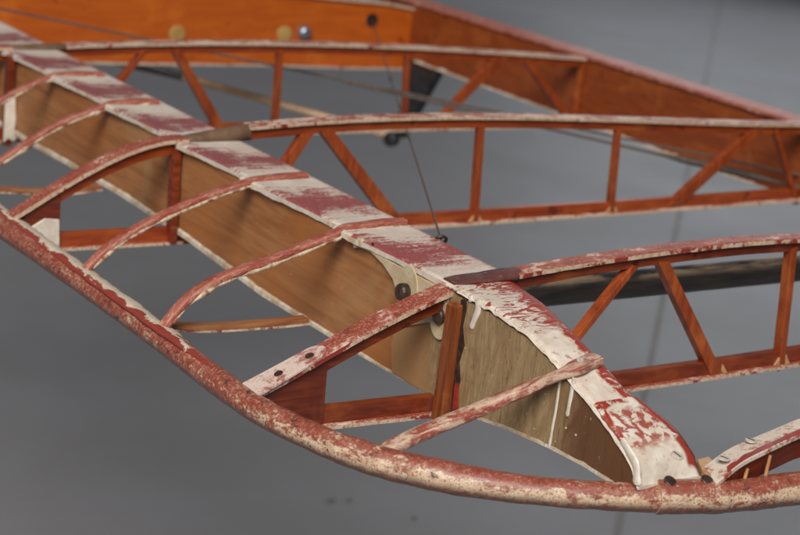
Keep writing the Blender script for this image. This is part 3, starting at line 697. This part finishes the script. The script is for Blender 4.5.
# nose plate with two screws on the outer rib
nose = noses['A']; mb = MB(); rings = []
for u in np.linspace(0, 1, 22):
    x = -0.231+u*0.080; w_ = 0.0150-0.0035*u
    if u > 0.86: w_ *= math.sqrt(max(0.02, 1-((u-0.86)/0.145)**2))
    z = nose(x)+TH+.0010
    rings.append([(x, -w_, z-.001), (x, w_, z-.001), (x, w_, z+.0022), (x, -w_, z+.0022)])
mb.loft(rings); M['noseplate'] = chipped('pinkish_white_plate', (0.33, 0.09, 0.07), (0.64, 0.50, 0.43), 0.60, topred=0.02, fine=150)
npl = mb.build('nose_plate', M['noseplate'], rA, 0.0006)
for x in (-0.196, -0.166):
    mb = MB(); mb.disc((x, -0.001, nose(x)+TH+.0026), (-.55, 0, 1), 0.0042, 0.0012, 14); mb.build('screw', M['bolt'], npl)

# --- short nose ribs (upper)
def path_on(P0, P1, px):
    n = np.array([-(P1[1]-P0[1]), P1[0]-P0[0], 0.0]); n /= np.linalg.norm(n)
    return [hitp(p, P0, n) for p in px]
def arc_fit(Q, zend, deg=4, lift=None):
    """smooth arch through points that lie in one vertical plane; the spar end lies on the cap"""
    Q = [np.array(q, float) for q in Q]; A = Q[0]; B = Q[-1]; d = (B-A)[:2]; L = np.linalg.norm(d); d = d/L
    u = [0.0, 0.03, 0.06] if lift is None else [0.0, 0.012]; z = [zend, zend*.8, zend*.3] if lift is None else [lift(0), lift(.012)]; w = [5, 4, 3] if lift is None else [5, 2]
    for q in Q[1:]:
        t = float(np.dot(q[:2]-A[:2], d)); 
        if t < (0.075 if lift is None else 0.02): continue
        u.append(t); z.append(q[2]); w.append(1 if q is not Q[-1] else 4)
    f = np.poly1d(np.polyfit(u, z, deg, w=w))
    out = [np.array((A[0]+d[0]*t, A[1]+d[1]*t, f(t))) for t in np.linspace(0, L, 70)]
    z = np.array([max(q[2], ztop(q[1])+.0006) if q[0] > -.030 else q[2] for q in out])
    if lift is not None: z = np.array([max(q[2], ztop(q[1])-.0002) if q[0] > -.026 else q[2] for q in out])
    for _ in range(4): z[1:-1] = (z[:-2]+2*z[1:-1]+z[2:])/4
    for q, v in zip(out, z): q[2] = v
    return out
NR = [
 ((104, 73.5), [(77, 77.5), (49, 82), (25, 91), (0, 100), (-25, 111), (-48, 124)], 0.0056),
 ((158, 101.5), [(135, 106), (112, 112), (86, 119.5), (60, 127.5), (36, 136), (16, 145.5), (0, 160), (-22, 176)], 0.0060),
 ((306, 174.5), [(288, 177), (254, 187), (224, 193), (180, 206), (150, 221), (125, 236), (103, 252), (78, 272)], 0.0060),
 ((404, 221), [(388, 223), (353, 232), (306, 252), (265, 261), (235, 268), (210, 285), (182, 306), (157, 329)], 0.0064),
]
ends = [(-0.226, .93, -.088), (-0.226, .755, -.088), (-0.224, .352, -.086), (-0.224, .17, -.086)]
for k, (p0, px, rad) in enumerate(NR):
    P0 = hit(p0, 2, 0.003); P1 = np.array(ends[k])
    Q = [P0]+path_on(P0, P1, px)
    Q[0][2] = 0.004
    for q in Q:
        pass
    Q = [q for q in Q if q[0] > -0.215]+[P1]
    Q = arc_fit(Q, 0.0022, 5); n = len(Q)
    mb = MB(); mb.tube(Q, [rad]*n, 16, 0, (1.0, 0.62), 0.05, (0, 0, 1), 0.55)
    o = mb.build('nose_rib', M['riblet'], wing)
    # cream strip of glued cloth under the near edge
    mb = MB(); e = []
    for i in range(2, n-2):
        q = np.array(Q[i]); e.append(q+np.array((0.001, -rad*.80, -rad*.50)))
    mb.tube(e, [0.0026*max(0.25, 0.8+1.1*nz(i*.22, k*5)) for i in range(len(e))], 6, 0, (1, 1), 0.2); mb.build('cloth_edge', M['cloth'], o)
# outer short rib running from the tip cap to the tip tube
Q = [on_cap(p, -.02, 14, 0.0028) for p in ((596, 359.5), (585, 364), (570, 370.5))]
px = [(540, 383), (515, 393.5), (490, 404.5), (455, 419), (420, 434), (376, 455)]
z0 = Q[-1][2]-.004
for k, p in enumerate(px): Q.append(hit(p, 2, z0+(-.091-z0)*((k+1)/6)**0.9))
Q = smooth_path(Q, 8); n = len(Q)
mb = MB(); mb.tube(Q, [0.0074]*n, 18, 0, (1.05, 0.66), 0.08, (0, 0, 1), 0.55)
o = mb.build('nose_rib', M['riblet_near'], wing)
q = on_cap((580, 361), -.02, 12, 0.0095); mb = MB(); mb.disc(q, (0.1, -.3, 1), 0.0035, 0.0015, 12); mb.build('screw', M['screw'], o)
# short lower ribs
for (up, y) in (([(306, 318.5), (285, 321), (260, 323), (222, 325.5), (190, 326), (168, 324)], 0.186), ([(100, 186), (70, 190), (40, 190.5), (10, 189), (-40, 187), (-70, 184)], 0.749)):
    Q = smooth_path([hit(p, 1, y) for p in up], 6)
    mb = MB(); rings = []
    for q in Q: rings.append([(q[0], y-.007, q[2]-.0022), (q[0], y+.007, q[2]-.0022), (q[0], y+.007, q[2]+.0018), (q[0], y-.007, q[2]+.0018)])
    mb.loft(rings); o = mb.build('lower_nose_rib', M['lowrib'], wing, 0.0006)
    mb = MB(); rings = []
    for q in Q: rings.append([(q[0], y-.0085, q[2]-.0040), (q[0], y+.0085, q[2]-.0040), (q[0], y+.0085, q[2]-.0023), (q[0], y-.0085, q[2]-.0023)])
    mb.loft(rings); mb.build('cloth_edge', M['cloth'], o)

# --- leading edge and tip tube
zt_ = -0.094
C = [(-0.231, 1.9, -.094), (-0.231, 1.2, -.094), (-0.231, .8, -.094)]
for p in ((0, 225), (50, 259), (125, 312), (170, 345), (205, 372), (243, 400), (275, 419), (311, 436), (345, 450), (378, 461), (410, 469), (446, 477), (500, 486.5), (560, 493), (620, 496.5), (690, 498.5), (745, 495), (800, 488)):
    C.append(tuple(hit(p, 2, zt_)))
C += [(0.22, -0.330, zt_), (0.40, -0.325, zt_), (0.62, -0.285, zt_), (0.82, -0.21, zt_), (0.97, -0.10, zt_), (1.04, 0.02, zt_)]
Q = smooth_path(C, 10)
def trad(q): return 0.0122 if q[0] < -0.2 else float(np.interp(q[0], [-.2, -.15, -.1, .0, .1, .2], [.0130, .0132, .0114, .0120, .0140, .0142]))
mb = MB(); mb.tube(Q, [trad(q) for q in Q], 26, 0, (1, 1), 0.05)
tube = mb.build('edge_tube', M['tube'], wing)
# sleeve round the tube at the spar end
seg = [q for q in Q if -0.012 < q[0] < 0.046]
a_ = hit((655, 498.5), 2, zt_); b_ = hit((723, 498), 2, zt_)
seg = [a_+(b_-a_)*u for u in np.linspace(0, 1, 14)]
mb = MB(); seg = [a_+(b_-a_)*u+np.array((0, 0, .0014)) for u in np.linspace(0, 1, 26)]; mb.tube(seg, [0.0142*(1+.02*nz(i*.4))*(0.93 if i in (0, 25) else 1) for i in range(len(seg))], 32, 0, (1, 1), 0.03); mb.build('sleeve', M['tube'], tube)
# cream flashing along the rear of the leading edge tube
mb = MB(); rings = []
for y in np.linspace(0.055, 1.5, 300):
    k = max(0.04, min(1, (y-0.055)/0.10)); o_ = (0.0165+0.0030*nz(y*22, 4)+0.0022*nz(y*80, 9))*k
    i_ = (0.004+0.002*nz(y*40, 2))*k; zt0 = -.094+.0124
    rings.append([(-0.231-i_, y, zt0-.0004), (-0.231+.002, y, zt0+.0012), (-0.231+.35*o_+.002, y, zt0+.0004), (-0.231+o_*.8+.003, y, zt0-.0030), (-0.231+o_+.003, y, zt0-.0050),
                  (-0.231+o_+.003, y, zt0-.0068), (-0.231+o_*.4+.002, y, zt0-.0060), (-0.231-i_, y, zt0-.003)])
mb.loft(rings, 0, True); mb.build('flashing', M['flash'], tube, label='torn cream cloth left along the leading edge tube')

# --- rear spar
XS = 1.03
mb = MB(); rings = []
for y in np.linspace(-0.02, 1.75, 60):
    zb_ = -0.121+0.0025*nz(y*6, 1)+0.001*nz(y*40, 2)
    rings.append([(XS, y, zb_), (XS+.030, y, zb_), (XS+.030, y, -.010), (XS, y, -.010)])
mb.loft(rings); rear = mb.build('rear_spar', M['rear'], wing)
mb = MB(); rings = []
for y in np.linspace(-0.02, 1.75, 260):
    j1 = .0016*nz(y*40, 3)+.001*nz(y*120, 6); th = .007+.003*nz(y*28, 4)+.002*nz(y*90, 1)
    rings.append([(XS-.005+j1, y, -.006-th*.8), (XS+.034, y, -.016), (XS+.034, y, -.006), (XS+.03, y, -.003), (XS-.001+j1, y, -.006), (XS-.005+j1, y, -.0085)])
mb.loft(rings); M['rearcap'] = chipped('worn_white_rear_cap', (0.30, 0.075, 0.05), (0.56, 0.40, 0.31), 0.80, topred=0.05, fine=150)
mb.build('spar_cap', M['rearcap'], rear)
mb = MB(); rings = []
for y in np.linspace(0.5, 1.6, 200):
    h = 0.004+0.004*max(0, nz(y*25, 3))+0.002*nz(y*90, 5)
    rings.append([(XS+.002, y, -.1245), (XS-.0025, y, -.124), (XS-.002, y, -.124+max(.0008, h)), (XS+.002, y, -.124+max(.0008, h))])
mb.loft(rings); mb.build('lower_edge', M['dopeedge'], rear)

# --- solid inner rib (varnished ply) with bolts
tp = [(-120, 2), (-60, -3), (0, -8), (60, -11), (120, -12), (180, -11), (250, -7), (300, -4), (345, 0.5), (382, 4), (418, 11)]
P = [hit(p, 1, YD) for p in tp]; Q = smooth_path(P, 4)
low = [hit(p, 1, YD) for p in ((417, 67), (350, 66), (265, 63), (160, 62), (82, 60.5), (-20, 59), (-120, 58))]
mb = MB(); mb.prism([(q[0], YD-.006, q[2]) for q in Q+low], (0, .012, 0)); plank = mb.build('solid_rib', M['plank'], wing, 0.0008, 'broad orange varnished plywood rib with bolts')
mb = MB(); rings = []
for q in Q: rings.append([(q[0], YD-.012, q[2]), (q[0], YD+.012, q[2]), (q[0], YD+.012, q[2]+.005), (q[0], YD-.012, q[2]+.005)])
mb.loft(rings); mb.build('upper_cap_strip', M['strip'], plank)
mb = MB(); rings = []
for q in low[::-1]: rings.append([(q[0], YD-.010, q[2]-.0045), (q[0], YD+.010, q[2]-.0045), (q[0], YD+.010, q[2]-.0002), (q[0], YD-.010, q[2]-.0002)])
mb.loft(rings); mb.build('lower_cap_strip', M['strip'], plank)
for p in ((177, 34), (284, 34)):
    q = hit(p, 1, YD-.006); mb = MB(); mb.disc(q, (0, -1, 0), 0.0160, 0.003, 24, 0, .001); mb.build('washer', M['washer_dark'], plank)
q = hit((303, 32), 1, YD-.006); mb = MB(); mb.disc(q, (0, -1, 0), 0.0135, 0.012, 8, 0, .004); mb.build('bolt', M['steel'], plank)
q3 = hit((372, 20), 1, YD-.006); mb = MB(); mb.disc(q3, (0, -1, 0), 0.0135, 0.0008, 22); mb.build('wire_hole', M['black'], plank)

# --- tip brace on the far side of the spar end
Z0, Z1 = -0.078, -0.050
def br(p, z): return hit(p, 2, z)
U = [br(p, z) for p, z in (((704, 466), -.076), ((728, 449), -.070), ((752, 438), -.065), ((776, 428), -.060), ((800, 418), -.055), ((850, 400), -.047))]
L = [br(p, z) for p, z in (((716, 484), -.078), ((731, 471), -.071), ((746, 460), -.066), ((768, 449), -.061), ((800, 434), -.056), ((850, 414), -.048))]
eU = np.array((0.50, -0.012, -.012)); eL = np.array((0.535, -0.012, -.014))
for f_ in (.35, .7, 1.0):
    U.append(U[5]+(eU-U[5])*f_); L.append(L[5]+(eL-L[5])*f_)
U = smooth_path(U, 5); L = smooth_path(L, 5)
mb = MB(); mb.loft([[l+np.array((0, 0, -.005)), u+np.array((0, 0, -.005)), u, l] for u, l in zip(U, L)])
M['brace'] = chipped('white_brace_with_red_edge', (0.34, 0.06, 0.04), (0.66, 0.56, 0.46), 0.58, topred=0.0, fine=110, spec=0.25, rough=0.5)
brace = mb.build('tip_rib', M['brace'], wing, 0.0008)
mb = MB(); mb.loft([[l+np.array((.003, .004, -.0255)), l+np.array((.003, .012, -.0255)), l+np.array((.003, .012, -.005)), l+np.array((.003, .004, -.005))] for l in L[2:]])
mb.build('web', M['rib_dark'], brace)
# red stripe along the lower edge of the brace
mb = MB(); mb.loft([[l*(.97-.0*k)+u*.03+np.array((0, 0, .0006)), l*(.72+.12*nz(k*.5))+u*(.28-.12*nz(k*.5))+np.array((0, 0, .0006)), l*(.72+.12*nz(k*.5))+u*(.28-.12*nz(k*.5))+np.array((0, 0, -.001)), l*.97+u*.03+np.array((0, 0, -.001))] for k, (u, l) in enumerate(zip(U[:-4], L[:-4])) if k > 3])
mb.build('red_stripe', M['redrim'], brace)
for p, z in (((724, 459), -.069), ((751, 441), -.0645)):
    q = hit(p, 2, z+.001); mb = MB(); mb.disc(q, (0, 0, 1), 0.0052, 0.0010, 18, 0, .0004); mb.build('screw', M['screw'], brace); slot(q+np.array((0, 0, .0014)), (0, 0, 1), 0.0042, brace, .4)
mb = MB(); P = [hit(p, 2, -.0765) for p in ((697, 459), (709, 456), (718, 467), (710, 477), (702, 470))]
mb.prism(P, (0, 0, -.008)); mb.build('filler_block', M['glue'], brace, 0.001)
for p, hgt in (((744.5, 480), .010), ((765, 478), .020)):
    q = hit(p, 2, zt_+.010); mb = MB(); mb.tube([q, q+np.array((0.0005, 0, hgt*.5)), q+np.array((0.0015, 0, hgt))], [.0016, .0016, .0013], 8, 0, (1, 1), 0, (0, 1, 0)); mb.build('dowel', M['glue'], brace)

# --- dark compression strut under the outer bay
A_ = hit((532, 293), 1, 0.12); B_ = hit((800, 268), 1, 0.12); D_ = (B_-A_)
P = [A_+D_*t for t in np.linspace(-0.35, 3.6, 55)]; P = [p for p in P if 0.042 < p[0] < XS+.002]
mb = MB(); mb.tube(P, [0.0160]*len(P), 20, 0, (0.75, 1.0), 0.02)
mb.build('compression_strut', M['strut'], wing, label='dark strut with painted tan highlight streaks behind the outer rib')

# --- bracing wires
def wire(pts, r, nm='bracing_wire'):
    mb = MB(); mb.tube(pts, r, 8); return mb.build(nm, M['wire'], wing)
w0 = hit((-70, -6), 1, YD-.012); w1 = hit((800, 175), 0, 1.028)
wire([w0, w0*.5+w1*.5, w1], 0.0019)
v0 = w0*.5+w1*.5; v1 = hit((800, 187), 0, 1.026)
w_2 = wire([v0+np.array((0, 0, -.002)), v1], 0.0024)
a_ = v0+(v1-v0)*0.70; b_ = v0+(v1-v0)*0.95
mb = MB(); mb.tube([a_, a_*.8+b_*.2, a_*.5+b_*.5, a_*.2+b_*.8, b_], [.002, .0055, .006, .0055, .002], 10); mb.build('turnbuckle', M['wire'], w_2)
e = hit((441, 239), 0, 0.054)
w_3 = wire([q3, e], 0.0012)
mb = MB(); mb.ring(e+np.array((0, 0, -.001)), (0.2, .6, .4), 0.0055, 0.0017); mb.build('eye', M['bolt'], w_3)
k_ = q3+(e-q3)*0.42
mb = MB(); mb.tube([k_-(e-q3)*.012, k_, k_+(e-q3)*.012], [.0016, .0034, .0016], 8); mb.build('cable_clamp', M['wire'], w_3)

# --- control linkage hanging below the rear spar
link = bpy.data.objects.new('control_linkage', None); COL.objects.link(link); 
hp = hit((396, 137), 0, 1.02)
link.location = (hp[0], hp[1], H+hp[2]); L0 = np.array(hp)
link['label'] = 'black tapered horn with a long tan push rod hanging below the rear spar'; link['category'] = 'control linkage'
def rel(p): return np.array(p)-L0
tp_ = [hit((411, 60), 0, 1.035), hit((440, 66), 0, 1.035)]
mb = MB(); lo = [rel(hp)+np.array((0, .012, 0)), rel(hp)+np.array((0, -.012, 0))]
mb.hexa([rel(tp_[0]), rel(tp_[1]), lo[1], lo[0]], [rel(tp_[0])+np.array((.02, 0, 0)), rel(tp_[1])+np.array((.02, 0, 0)), lo[1]+np.array((.02, 0, 0)), lo[0]+np.array((.02, 0, 0))])
mb.build('horn', M['blackpaint'], link, 0.002)
mb = MB(); mb.disc((-.006, 0, -.003), (-1, -.5, 0), 0.0155, 0.018, 20, 0, .003); mb.build('pivot', M['blackpaint'], link)
le = hit((100, 53), 1, 1.98); ld = rel(le)
mb = MB(); mb.tube([ld*u for u in (0.02, .3, .6, .82)], 0.0078, 12); mb.build('push_rod', M['tan'], link)
mb = MB(); mb.tube([ld*u for u in (0.72, .78, .84, .92, 1.0)], [.0082, .0095, .012, .015, .015], 14); mb.build('rod_end', M['blackpaint'], link)

# ------------------------------------------------------------------ lights
wd_ = bpy.data.worlds.new('World'); S.world = wd_; wd_.use_nodes = True
bg = wd_.node_tree.nodes['Background']; bg.inputs[0].default_value = (0.90, 0.94, 1.0, 1); bg.inputs[1].default_value = 0.12
def area(name, loc, target, size, power, col):
    l = bpy.data.lights.new(name, 'AREA'); l.shape = 'RECTANGLE'; l.size, l.size_y = size; l.energy = power; l.color = col
    o = bpy.data.objects.new(name, l); COL.objects.link(o); o.location = loc
    o.rotation_euler = (Vector(target)-Vector(loc)).to_track_quat('-Z', 'Y').to_euler()
    return o
area('door_light', (-3.95, -4.1, 6.1), (0.1, 0.2, H), (4.4, 3.8), 790, (1.0, 0.965, 0.915))
area('far_window', (9.5, 7.2, 2.9), (2.0, 2.0, 0.3), (6.0, 3.0), 110, (0.88, 0.94, 1.0))

# ------------------------------------------------------------------ camera
cd = bpy.data.cameras.new('camera'); cam = bpy.data.objects.new('camera', cd); COL.objects.link(cam)
right = Vector(R[:, 0]); up = Vector(-R[:, 1]); back = Vector(-R[:, 2])
m = Matrix(((right[0], up[0], back[0], CAM[0]), (right[1], up[1], back[1], CAM[1]), (right[2], up[2], back[2], CAM[2]+H), (0, 0, 0, 1)))
cam.matrix_world = m
cd.sensor_width = 36; cd.lens = FPX/800*36; cd.clip_start = 0.05; cd.clip_end = 400
cd.dof.use_dof = True; cd.dof.focus_distance = 1.54; cd.dof.aperture_fstop = 8.0
S.camera = cam
S.view_settings.view_transform = 'Standard'; S.view_settings.look = 'None'; S.view_settings.exposure = 0; S.view_settings.gamma = 1
